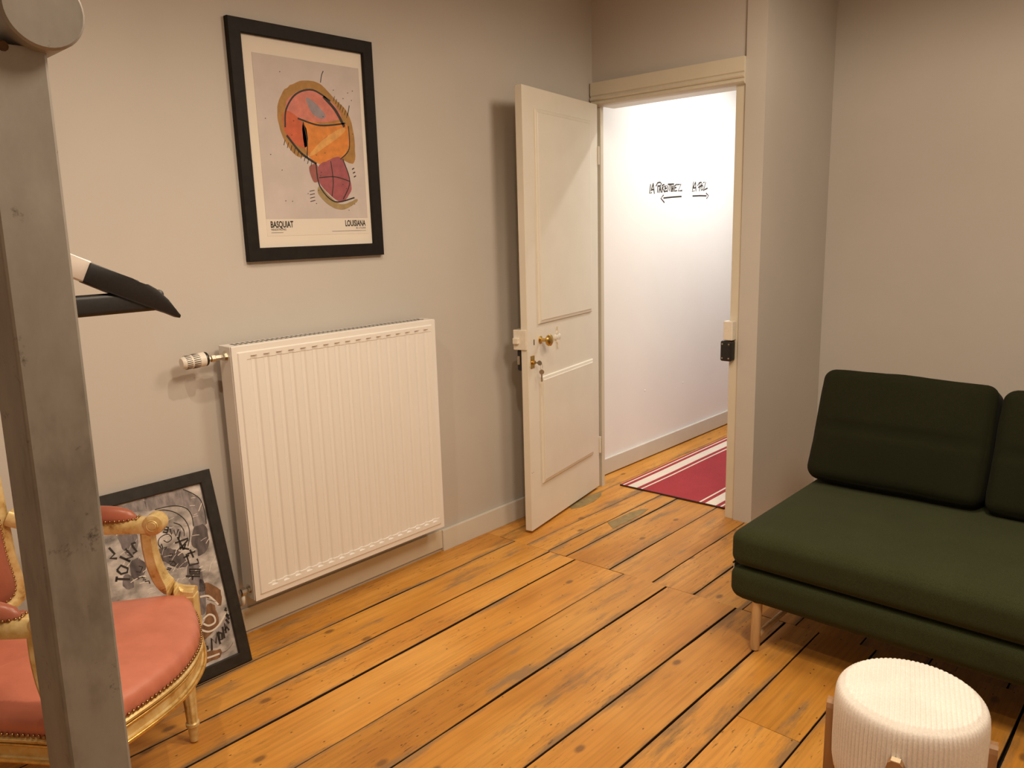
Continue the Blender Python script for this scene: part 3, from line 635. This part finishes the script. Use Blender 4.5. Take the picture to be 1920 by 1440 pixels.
# ------------------------------------------------------------------ print leaning on the wall
A_, B_ = Vector((.188, 0, .003)), Vector((.020, 0, .653)); dv = (B_-A_).normalized(); nv = Vector((dv.z, 0, -dv.x))
T = Matrix(((nv.x, 0, dv.x, A_.x), (0, 1, 0, 0), (nv.z, 0, dv.z, A_.z), (0, 0, 0, 1)))   # local (out, y, up the slope)
T = T @ Matrix.Translation((-.018, 0, 0))
lp = thing('leaning_print', 'black framed collage print standing on the floor behind the armchair, leaning on the wall', 'framed print', (.12, .91, 0))
obj('frame', frame_mesh(.655, 1.167, 0, .672, .040, .018, T), M_BLACKFR, lp)
bm = box(nb(), .001, .008, .68, 1.15, .02, .655); bm.transform(T)
sh = obj('collage_sheet', bm, simple('collage_paper', (.42, .39, .375), .7, var=.62, vscale=15, stretch=(1, 1, 1.6)), lp)
o_ = T @ Vector((.0082, 0, 0)); LF = (o_, Vector((0, 1, 0)), dv, nv)
def shapes(keys, col, lay):
    for k in keys:
        pts = [Vector((p[0], p[1], 0)) for p in COL[k]]; out = []
        for p in catmull(pts, 4, True):
            q = noise.noise(Vector((p.x*120, p.y*120, lay)))*.004; out.append((min(1.126, p.x+q), max(.042, min(.631, p.y+q))))
        bm = nb(); patch(bm, out, LF, .00012*lay)
        m = simple('collage_'+k, col, .7, var=.42, vscale=24, stretch=(1, 2.5, 1)); obj('collage_piece', bm, m, sh)
shapes(['arc_grey', 'g5'], (.24, .215, .22), 1); shapes(['cloud_r', 'g1', 'g3'], (.10, .085, .09), 2)
shapes(['g2', 'g4', 'strip', 'greycol'], (.17, .15, .158), 2); shapes(['meto_band', 'band2'], (.30, .275, .275), 3); shapes(['brown1', 'brown2', 'brown3'], (.19, .095, .045), 2)
def strokes(k, wd, m, lay=6):
    cv = k in ('arcs', 'white', 'brownline')
    for s in STR[k]:
        q = [(min(1.126, p[0]), p[1]) for p in s]
        if cv: q = [(min(1.126, p.x), p.y) for p in catmull([Vector((a, b, 0)) for a, b in q], 5)]
        bm = nb(); ribbon(bm, q, wd, LF, .00012*lay); obj('drawn_line' if cv else 'letter_stroke', bm, m, sh)
for k, wd in (('arcs', .0026), ('METO', .0046), ('MOI', .0066), ('glyphs', .0056), ('small', .0036), ('MOIANSO', .0072), ('ch', .005)): strokes(k, wd, M_INK)
strokes('white', .006, M_PAPER2, 5); strokes('brownline', .0016, simple('brown_ink', (.16, .08, .04), .7), 5)
# brushed light streaks over the greys
bm = nb(); rr_ = random.Random(9)
for i in range(70):
    a, b = rr_.uniform(.83, 1.11), rr_.uniform(.33, .60); th = rr_.uniform(-.3, 1.1); l = rr_.uniform(.008, .03)
    ribbon(bm, [(a, b), (min(1.12, a+l*.5*math.cos(th)), b+l*.5*math.sin(th)+.001), (min(1.125, a+l*math.cos(th)), b+l*math.sin(th))], rr_.uniform(.001, .003), LF, .00012*4)
obj('brush_streaks', bm, M_PAPER2, sh)['kind'] = 'stuff'

# ------------------------------------------------------------------ rug in the hall
rug = thing('striped_rug', 'red hall rug with cream stripes beyond the open door', 'rug', (.46, 4.3, 0))
def rugy(x): return 3.452+.03*(x-.127)
def strip(x0, x1, m, n=14):
    bm = nb(); rows = []
    for i in range(n+1):
        t = i/n; r = []
        for x in (x0, x1):
            y = rugy(x)+(5.75-rugy(x))*t; wv = .004*noise.noise(Vector((x*3, y*2, 0)))
            r.append(bm.verts.new((x+wv, y, .0085+.001*noise.noise(Vector((x*6, y*5, 3)))))); r.append(bm.verts.new((x+wv, y, .0002)))
        rows.append(r)
    for a, b in zip(rows, rows[1:]):
        bm.faces.new((a[0], a[2], b[2], b[0])); bm.faces.new((a[1], b[1], b[3], a[3])); bm.faces.new((a[0], b[0], b[1], a[1])); bm.faces.new((a[2], a[3], b[3], b[2]))
    bm.faces.new((rows[0][0], rows[0][1], rows[0][3], rows[0][2])); bm.faces.new((rows[-1][0], rows[-1][2], rows[-1][3], rows[-1][1]))
    return obj('stripe' if m is M_RUGW else 'red_band', bm, m, rug)
cuts = [(.125, .139, 1), (.139, .150, 0), (.150, .172, 1), (.172, .232, 0), (.232, .256, 1), (.256, .267, 0), (.267, .606, 1), (.606, .617, 0), (.617, .641, 1), (.641, .701, 0), (.701, .723, 1), (.723, .734, 0), (.734, .748, 1)]
for a, b, r in cuts: strip(a, b, M_RUGR if r else M_RUGW)
obj('bound_edge', tube(nb(), [(x, rugy(x)-.0005, .0046) for x in (.124, .28, .44, .6, .749)], .0044, 8), simple('rug_binding', (.06, .02, .018), .9), rug)
# ================================================================== armchair
CH = thing('armchair', 'pink leather armchair with gilded cream frame and nail trim behind the steel post', 'armchair', (.66, .66, 0), math.radians(45.2))
def K(name, bm, m, p=None, **k): return obj(name, bm, m, p or CH, local=True, **k)
half = [(.108, 0), (.102, .07), (.082, .135), (.054, .198), (.022, .258), (-.008, .288), (-.05, .290), (-.10, .280), (-.20, .262), (-.32, .247), (-.41, .234), (-.445, .20)]
ctrl = [Vector((x, -y, 0)) for x, y in half[::-1]]+[Vector((x, y, 0)) for x, y in half[1:]]
OUT = catmull(ctrl, 6, True)
def off(d):
    n = len(OUT); r = []
    for i, p in enumerate(OUT):
        t = (OUT[(i+1) % n]-OUT[i-1]).normalized(); r.append(p+Vector((t.y, -t.x, 0))*d)
    return r
def seat_rail():
    bm = nb(); prof = [(-.035, .340), (-.002, .340), (.004, .344), (.006, .350), (.002, .356), (-.001, .360), (.000, .390), (.004, .394), (.005, .400), (.001, .404), (-.006, .405), (-.035, .404)]
    rings = [[Vector((p.x, p.y, z)) for p in off(d)] for d, z in prof]
    rv = [[bm.verts.new(p) for p in r] for r in rings]; rv.append(rv[0]); n = len(rv[0])
    for a, b in zip(rv, rv[1:]):
        for i in range(n): bm.faces.new((a[i], a[(i+1) % n], b[(i+1) % n], b[i]))
    return bm
K('seat_rail', seat_rail(), M_GILT, smooth=True, auto=35)
def bead(d, z, r):
    bm = nb(); P_ = off(d); n = len(P_); rings = []
    for i, p in enumerate(P_):
        t = (P_[(i+1) % n]-P_[i-1]).normalized(); s = Vector((t.y, -t.x, 0))
        rings.append([Vector((p.x, p.y, z))+s*r*math.cos(a)+Vector((0, 0, 1))*r*math.sin(a) for a in [2*math.pi*k/8 for k in range(8)]])
    rv = [[bm.verts.new(p) for p in r_] for r_ in rings]; rv.append(rv[0])
    for a, b in zip(rv, rv[1:]):
        for i in range(8): bm.faces.new((a[i], a[(i+1) % 8], b[(i+1) % 8], b[i]))
    return bm
K('gilt_bead', bead(.0055, .352, .0052), M_GOLD, smooth=True); K('gilt_bead', bead(.0025, .388, .003), M_GOLD, smooth=True)
def seat_pad():
    bm = nb(); c = Vector((-.165, 0, 0))
    prof = [(1.0, .403), (1.006, .412), (1.008, .424), (1.0, .438), (.975, .449), (.92, .457), (.80, .465), (.62, .472), (.42, .477), (.22, .479), (.06, .480)]
    base = off(-.004); rings = []
    for k, z in prof:
        r = []
        for i, p in enumerate(base):
            q = c+(p-c)*k; wr = 0
            if .9 < k < 1.01 and p.x > -.05: wr = .0022*math.sin(i*1.7)*(1 if p.y > -.25 else .3)*max(0, min(1, (z-.40)/.02))*max(0, (.452-z)/.05)*2
            d = (p-c).normalized()
            r.append(Vector((q.x, q.y, z+.0025*noise.noise(q*9)*(k < .95)))+d*wr)
        rings.append(r)
    ring_loft(bm, rings, cap0=False); return bm
K('seat_cushion', seat_pad(), M_LEATHER, smooth=True)
def dome(bm, p, n, r=.0046):
    n = Vector(n).normalized(); q = n.to_track_quat('Z', 'Y').to_matrix().to_4x4()
    lathe(bm, [(0, -.001), (r, -.001), (r*.85, r*.35), (r*.45, r*.62), (0, r*.7)], seg=8, M=Matrix.Translation(Vector(p)) @ q)
def along(P_, step, closed=True):
    out = []; acc = 0; n = len(P_)
    for i in range(n if closed else n-1):
        a, b = P_[i], P_[(i+1) % n]; L = (b-a).length; t = acc
        while t < L:
            out.append((a+(b-a)*(t/L), (b-a).normalized())); t += step
        acc = t-L
    return out
bm = nb()
for p, t in along(off(.002), .0125):
    if p.x > -.43: dome(bm, (p.x, p.y, .4105), (t.y, -t.x, .25))
K('nail_trim', bm, M_NAIL, smooth=True)['kind'] = 'stuff'
# legs
def fluted(x, y):
    bm = nb(); seg = 48
    prof = [(.0, .003), (.0115, .003), (.0125, .012), (.0140, .036), (.0150, .048), (.0190, .052), (.0190, .060), (.0150, .063), (.0155, .066), (.0240, .300), (.0250, .306), (.0205, .311), (.0275, .318), (.0275, .326), (.0, .327)]
    rings = []
    for r, z in prof:
        fl_ = .066 < z < .31 or abs(z-.066) < 1e-6
        rings.append([Vector((x+(max(r, 1e-5)*(1-(.13*(.5+.5*math.cos(8*a)) if fl_ else 0)))*math.cos(a), y+(max(r, 1e-5)*(1-(.13*(.5+.5*math.cos(8*a)) if fl_ else 0)))*math.sin(a), z)) for a in [2*math.pi*k/seg for k in range(seg)]])
    ring_loft(bm, rings)
    box(bm, x-.027, x+.027, y-.027, y+.027, .326, .404, .003)
    return bm
for s in (-1, 1): K('leg', fluted(-.022, s*.268), M_GILT, smooth=True, auto=35)
for s in (-1, 1):
    bm = nb(); sweep(bm, [(-.50, s*.225, .003), (-.47, s*.216, .12), (-.445, s*.208, .25), (-.435, s*.204, .40)], [(-.016, -.016), (.016, -.016), (.016, .016), (-.016, .016)], up=(0, 1, 0), scale=[.7, .85, 1, 1.15]); K('leg', bm, M_GILT)
# arms
for s in (-1, 1):
    path = catmull([Vector((.020, s*.290, .450)), Vector((-.022, s*.289, .456)), Vector((-.060, s*.284, .482)), Vector((-.078, s*.279, .530)), Vector((-.086, s*.276, .590)), Vector((-.086, s*.275, .650))], 7)
    sec = [(-.020, -.019), (.020, -.019), (.020, .008), (.015, .014), (.007, .015), (.004, .020), (-.004, .020), (-.007, .015), (-.015, .014), (-.020, .008)]
    sup = K('arm_support', sweep(nb(), path, sec, up=(-1, 0, .6), scale=[1.0]*10+[1-.006*i for i in range(len(path)-10)]), M_GILT)
    K('corner_block', B(-.030, .022, s*.289-.021, s*.289+.021, .340, .447, .003), M_GILT, sup)
    ap = catmull([Vector((-.068, s*.276, .664)), Vector((-.14, s*.276, .664)), Vector((-.23, s*.272, .668)), Vector((-.32, s*.264, .680)), Vector((-.40, s*.256, .700)), Vector((-.43, s*.252, .712))], 6)
    arm = K('armrest', sweep(nb(), ap, [(-.020, -.020), (.020, -.020), (.022, -.006), (.019, .012), (.012, .018), (-.012, .018), (-.019, .012), (-.022, -.006)]), M_GILT, smooth=True, auto=40)
    bm = nb(); lathe(bm, [(0, -.024), (.019, -.024), (.0275, -.021), (.0285, -.010), (.0265, 0), (.0285, .010), (.0275, .021), (.019, .024), (0, .024)], (-.060, s*.276, .666), 'Y', 28)
    sc = K('arm_scroll', bm, M_GILT, arm, smooth=True, auto=40)
    for q in (-1, 1):
        bm = nb(); lathe(bm, [(0, 0), (.0165, 0), (.0150, .0026), (.0125, .0012), (.0105, .003), (0, .0035)], seg=20, M=Matrix.Translation((-.060, s*.276+q*.0235, .666)) @ Matrix.Rotation(-q*math.pi/2, 4, 'X')); obj('rosette', bm, M_GILT, sc, local=True, smooth=True, auto=30)
    bm = nb(); n = 18; rings = []
    for i in range(n+1):
        t = i/n; x = -.106-.245*t; yy = s*(.276-.018*t*t); zz = .680+.016*t*t; e = max(.02, (1-abs(2*t-1)**3.2))**.5
        rings.append([Vector((x, yy+.0245*e*math.cos(a), zz+(.040*e*math.sin(a) if math.sin(a) > 0 else .004*math.sin(a)))) for a in [2*math.pi*k/20 for k in range(20)]])
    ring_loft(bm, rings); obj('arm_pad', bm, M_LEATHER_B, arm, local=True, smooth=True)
    bm = nb(); rim = []
    for i in range(41):
        t = i/40; x = -.106-.245*t; e = max(.02, (1-abs(2*t-1)**3.2))**.5; rim.append((Vector((x, s*(.276-.018*t*t)+.0248*e, .682+.016*t*t)), 1))
    rim2 = [Vector((p.x, 2*s*(.276-.018*((-.106-p.x)/.245)**2)-p.y, p.z)) for p, _ in rim]
    for P_, sg in (([p for p, _ in rim], 1), (rim2, -1)):
        for p, t in along(P_, .0115, False): dome(bm, p, (-.15 if abs(t.y) < .5 else 0, sg, .1), .0042)
    for yy in (-.012, 0, .012): dome(bm, (-.105, s*.276+yy, .684), (1, 0, .2), .0042)
    obj('nail_trim', bm, M_NAIL, arm, local=True, smooth=True)['kind'] = 'stuff'
# back: frame, padded panel, nails
def bk(u, v, d=0.0):
    """u -1..1 across, v 0..1 up"""
    z = .47+.55*v; hw = .248+.016*v; x = -.430-.030*v-.055*(1-u*u)+d
    return Vector((x, u*hw, z))
uv = [(-1, 0), (-1, .25), (-1, .5), (-1, .75), (-.97, .90), (-.80, .965), (-.4, 1.0), (0, 1.015), (.4, 1.0), (.80, .965), (.97, .90), (1, .75), (1, .5), (1, .25), (1, 0), (.5, -.005), (0, -.01), (-.5, -.005)]
UV = catmull([Vector((a, b, 0)) for a, b in uv], 5, True)
def loop(k, d):
    return [bk(p.x*k[0], .5+(p.y-.5)*k[1], d) for p in UV]
bm = nb(); prof = [((1, 1), -.018), ((1, 1), .004), ((.985, .985), .013), ((.955, .955), .016), ((.925, .93), .012), ((.90, .905), .008), ((.895, .90), -.018)]
rv = [[bm.verts.new(p) for p in loop(k, d)] for k, d in prof]; rv.append(rv[0]); n = len(rv[0])
for a, b in zip(rv, rv[1:]):
    for i in range(n): bm.faces.new((a[i], a[(i+1) % n], b[(i+1) % n], b[i]))
bf = K('back_frame', bm, M_GILT, smooth=True, auto=35)
bm = nb(); ring_loft(bm, [loop((k, k), d) for k, d in ((.905, -.012), (.905, .008), (.88, .016), (.80, .024), (.6, .032), (.35, .036), (.08, .037))]); K('back_pad', bm, M_LEATHER_B, smooth=True)  # shade put into the colour: darker leather than the seat
bm = nb()
for p, t in along(loop((.885, .885), .014), .0125): dome(bm, p, (1, 0, 0), .0044)
obj('nail_trim', bm, M_NAIL, bf, local=True, smooth=True)['kind'] = 'stuff'

# ================================================================== sofa
SX0, SX1, SY0 = 1.372, 3.40, 2.285
so = thing('sofa', 'dark green fabric sofa on round wooden legs in the alcove by the door', 'sofa', (2.38, 2.75, 0))
def place(bm, M): bm.transform(M); return bm
sc_ = Matrix.Translation(((SX0+SX1)/2, SY0+.46, .358))
bm = pillow(SX1-SX0, .92, .128, .040, (0, .004, .010), 26)
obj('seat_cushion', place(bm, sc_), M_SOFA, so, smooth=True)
bm = pillow(SX1-SX0, .92, .120, .034, (0, .003, 0), 22)
for v in bm.verts:                      # underside drawn in towards the frame
    if v.co.z < -.02:
        k = (-.02-v.co.z)/.04; v.co.x *= 1-.010*k; v.co.y *= 1-.02*k
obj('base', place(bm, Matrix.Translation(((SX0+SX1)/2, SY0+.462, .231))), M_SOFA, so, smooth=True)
obj('mechanism_panel', B(SX0+.03, SX1-.03, SY0+.05, SY0+.87, .285, .30), M_BLACKPL, so)
bm = nb(); box(bm, SX0+.02, SX1-.02, -.035, .035, 0, .36, .02, 3); bm.transform(Matrix.Translation((0, SY0+.83, .40)) @ Matrix.Rotation(math.radians(-24), 4, 'X'))
obj('backrest', bm, M_SOFA, so)
for x, sg in ((1.462, 1), (SX1-.09, -1)):
    for y, dy in ((2.318, -.0), (3.08, .03)):
        obj('leg', tube(nb(), [(x, y, .003), (x, y, .012), (x+.002*sg, y, .09), (x+.004*sg, y, .178)], [.0135, .0155, .0165, .0165], 16, up=(0, 1, 0)), M_LEGW, so, smooth=True, auto=60)
    obj('runner', tube(nb(), [(x, 2.325, .046), (x, 2.7, .046), (x, 3.07, .046)], .010, 12), M_LEGW, so, smooth=True)
    obj('leg_bracket', B(x-.03, x+.03, 2.33, 3.10, .176, .184), M_BLACKPL, so)
obj('fabric_tag', B(SX0-.005, SX0-.0015, SY0+.05, SY0+.09, .205, .295, .001), M_GREY, so)
obj('zip_seam', tube(nb(), [(SX0+.004, SY0+.03, .294), (SX0+.003, SY0+.5, .294), (SX0+.004, SY0+.88, .294)], .003, 6), M_SOFA, so)
def cushion(x0, x1, label, seed, dy=0.0, dz=0.0, rz=0.0):
    w_ = x1-x0; h = .438; t = .160
    bm = pillow(w_, t, h, .040, (.004, .020, .004), 30)
    for v in bm.verts:
        s = v.co.z+.012
        g = math.exp(-(s/.012)**2)
        if v.co.y < -t*.2: v.co.y += .016*g*max(0, 1-(abs(v.co.x)/(w_/2))**6)
        # soft, slightly pinched corners and sagging edges
        u = abs(v.co.x)/(w_/2); q = abs(v.co.z)/(h/2)
        v.co.z -= .008*(u**4)*math.copysign(1, v.co.z)*(q > .7)*.5
        d = noise.noise(v.co*6+Vector((seed, 0, 0)))*.006+noise.noise(v.co*17+Vector((seed, 5, 0)))*.002
        v.co += v.co.normalized()*d
    T_ = Matrix.Translation(((x0+x1)/2, 3.040+dy, .628+dz)) @ Matrix.Rotation(rz, 4, 'Z') @ Matrix.Rotation(math.radians(-23), 4, 'X')
    bm.transform(T_)
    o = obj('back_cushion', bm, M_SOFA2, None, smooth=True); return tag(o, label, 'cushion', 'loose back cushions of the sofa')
cushion(1.372, 1.972, 'dark green back cushion at the door end of the sofa, seen whole', 1)
cushion(1.985, 2.59, 'dark green back cushion cut off by the right edge of the photo', 7, .0, -.01)

# ================================================================== stool
st_ = thing('stool', 'round cream corduroy stool with wooden legs in front of the sofa', 'stool', (2.104, 1.700, 0), math.radians(16))
def stool_body():
    bm = nb(); seg = 588; R0 = .150; ribs = 98; pitch = .0096; rings = []
    def rib(a): return .0042*abs(math.sin(ribs*a/2))**.7
    def top(x, y): return .0036*abs(math.sin(math.pi*x/pitch))**.7
    A = [2*math.pi*k/seg for k in range(seg)]
    for z, r, k in ((.196, .02, 0), (.196, .118, 0), (.200, .134, .4), (.212, .144, 1), (.235, .148, 1), (.27, .149, 1), (.31, .149, 1), (.35, .149, 1), (.378, .148, 1), (.394, .1465, 1), (.403, .144, .8), (.4095, .140, .5)):
        rings.append([Vector(((r+rib(a)*k)*math.cos(a), (r+rib(a)*k)*math.sin(a), z)) for a in A])
    rings.append([Vector((.1365*math.cos(a), .1365*math.sin(a), .4115)) for a in A])       # stitched seam
    for r in [.1335]+[.130-.13*i/46 for i in range(46)]+[.0012]:
        rings.append([Vector((r*math.cos(a), r*math.sin(a), .4135+.007*(1-(r/.135)**2)+top(r*math.cos(a), r*math.sin(a))*min(1, (.1365-r)/.004))) for a in A])
    ring_loft(bm, rings); return bm
obj('seat', stool_body(), M_CORD, st_, local=True, smooth=True)
for az in (-98.5, 174, 86, -6):
    R_ = Matrix.Rotation(math.radians(az), 4, 'Z')
    bm = nb()
    outl = [(-.017, .003), (.017, .003), (.017, .330), (.014, .341), (.007, .347), (-.007, .347), (-.014, .341), (-.017, .330)]
    rings = [[R_ @ Vector((x, y, z)) for y, z in outl] for x in (.146, .149, .166, .168)]
    ring_loft(bm, rings)
    lg = obj('leg', bm, M_STOOLW, st_, local=True)
    bm = nb(); box(bm, .1685, .1695, -.0075, .0075, .338, .347); bm.transform(R_)
    bm2 = nb(); box(bm2, .152, .167, -.009, .009, .3465, .3485, .0006); bm2.transform(R_); bm.free()
    if az == -98.5: obj('lit_leg_end', bm2, M_STOOLP, lg, local=True)  # painted light on the front leg's top, not a separate cap
    else: bm2.free()

# ================================================================== clothes rack and hanger
rk = thing('clothes_rack', 'raw steel clothes rack with square post at the left edge of the photo', 'clothes rack', (1.55, .17, 0))
def lean_y(z): return .1705+.0175*(z-1.546)
def post(x0, x1):
    bm = nb(); rings = []
    for z in (.006, .5, 1.0, 1.549):
        y = lean_y(z); r = []
        for cx, cy, a0 in ((x1-.0022, .0178, 0), (x0+.0022, .0178, 90), (x0+.0022, -.0178, 180), (x1-.0022, -.0178, 270)):
            for k in range(3):
                a = math.radians(a0+45*k); r.append(Vector((cx+.0022*math.cos(a), y+cy+.0022*math.sin(a), z)))
        rings.append(r)
    ring_loft(bm, rings); return bm
for x1 in (1.95, 1.14):
    p_ = obj('post', post(x1-.056, x1), M_STEEL, rk)
    obj('foot', B(x1-.056, x1, lean_y(0)-.24, lean_y(0)+.24, 0, .008, .001), M_STEEL, rk)
bx = [1.956, 1.955, 1.8, 1.5, 1.1, 1.096]
br = obj('hanging_bar', tube(nb(), [(1.961, .188, 1.5705), (1.9595, .188, 1.5705), (1.8, .188, 1.5705), (1.5, .188, 1.5705), (1.09, .188, 1.5705)], [.0225, .0240, .0240, .0240, .0240], 40), M_STEEL, rk, smooth=True, auto=40)
for x1 in (1.95, 1.14):
    bm = nb(); tube(bm, [(x1-.041, .166, 1.5475), (x1-.03, .163, 1.549), (x1-.012, .163, 1.549), (x1+.001, .166, 1.5475)], [.002, .006, .006, .003], 10); obj('weld', bm, simple('rusty_weld', (.10, .052, .02), .7, .3, var=.5, vscale=90), br)
HX = 1.627
hg = thing('clothes_hanger', 'white hanger with black rubber grips hanging on the steel rack', 'hanger', (HX, .188, 1.34))
def hplate(pts, t, x=HX):
    bm = nb(); ring_loft(bm, [[Vector((x+dx, y, z)) for y, z in pts] for dx in (-t/2, -t*.35, t*.35, t/2)] if False else [[Vector((x-t/2, y, z)) for y, z in pts], [Vector((x+t/2, y, z)) for y, z in pts]])
    bmesh.ops.bevel(bm, geom=bm.edges[:], offset=.0012, segments=2, affect='EDGES', profile=.5)
    return bm
CY = .188
tip = [(.310, 1.407), (.351, 1.3875), (.3575, 1.3845), (.3585, 1.3815), (.365, 1.3785), (.3665, 1.3805), (.376, 1.374), (.388, 1.361), (.395, 1.349), (.400, 1.3425), (.3985, 1.339), (.385, 1.346), (.362, 1.356), (.323, 1.375), (.300, 1.387)]
body = [(CY, 1.472), (CY+.012, 1.470), (.24, 1.441), (.312, 1.4075), (.302, 1.3865), (.24, 1.418), (CY, 1.437)]
for sg in (1, -1):
    f = (lambda q: [(CY+sg*(y-CY), z) for y, z in q])
    obj('arm', hplate(f(body), .012), M_HANGW, hg, smooth=True, auto=40)
    obj('rubber_grip', hplate(f(tip), .0145), M_HANGB, hg, smooth=True, auto=40)
obj('trouser_bar', B(HX-.006, HX+.006, CY-.197, CY+.197, 1.350, 1.373, .005, 3), M_HANGB, hg, smooth=True, auto=40)
hk = [(HX, CY, 1.462), (HX, CY, 1.50), (HX, CY+.004, 1.52), (HX, CY+.024, 1.541)]+[(HX, CY+.0268*math.cos(a), 1.5705+.0268*math.sin(a)) for a in [math.radians(d) for d in range(-25, 200, 15)]]
obj('hook', tube(nb(), catmull([Vector(p) for p in hk], 3), .0018, 8, up=(1, 0, 0)), M_CHROME, hg, smooth=True)
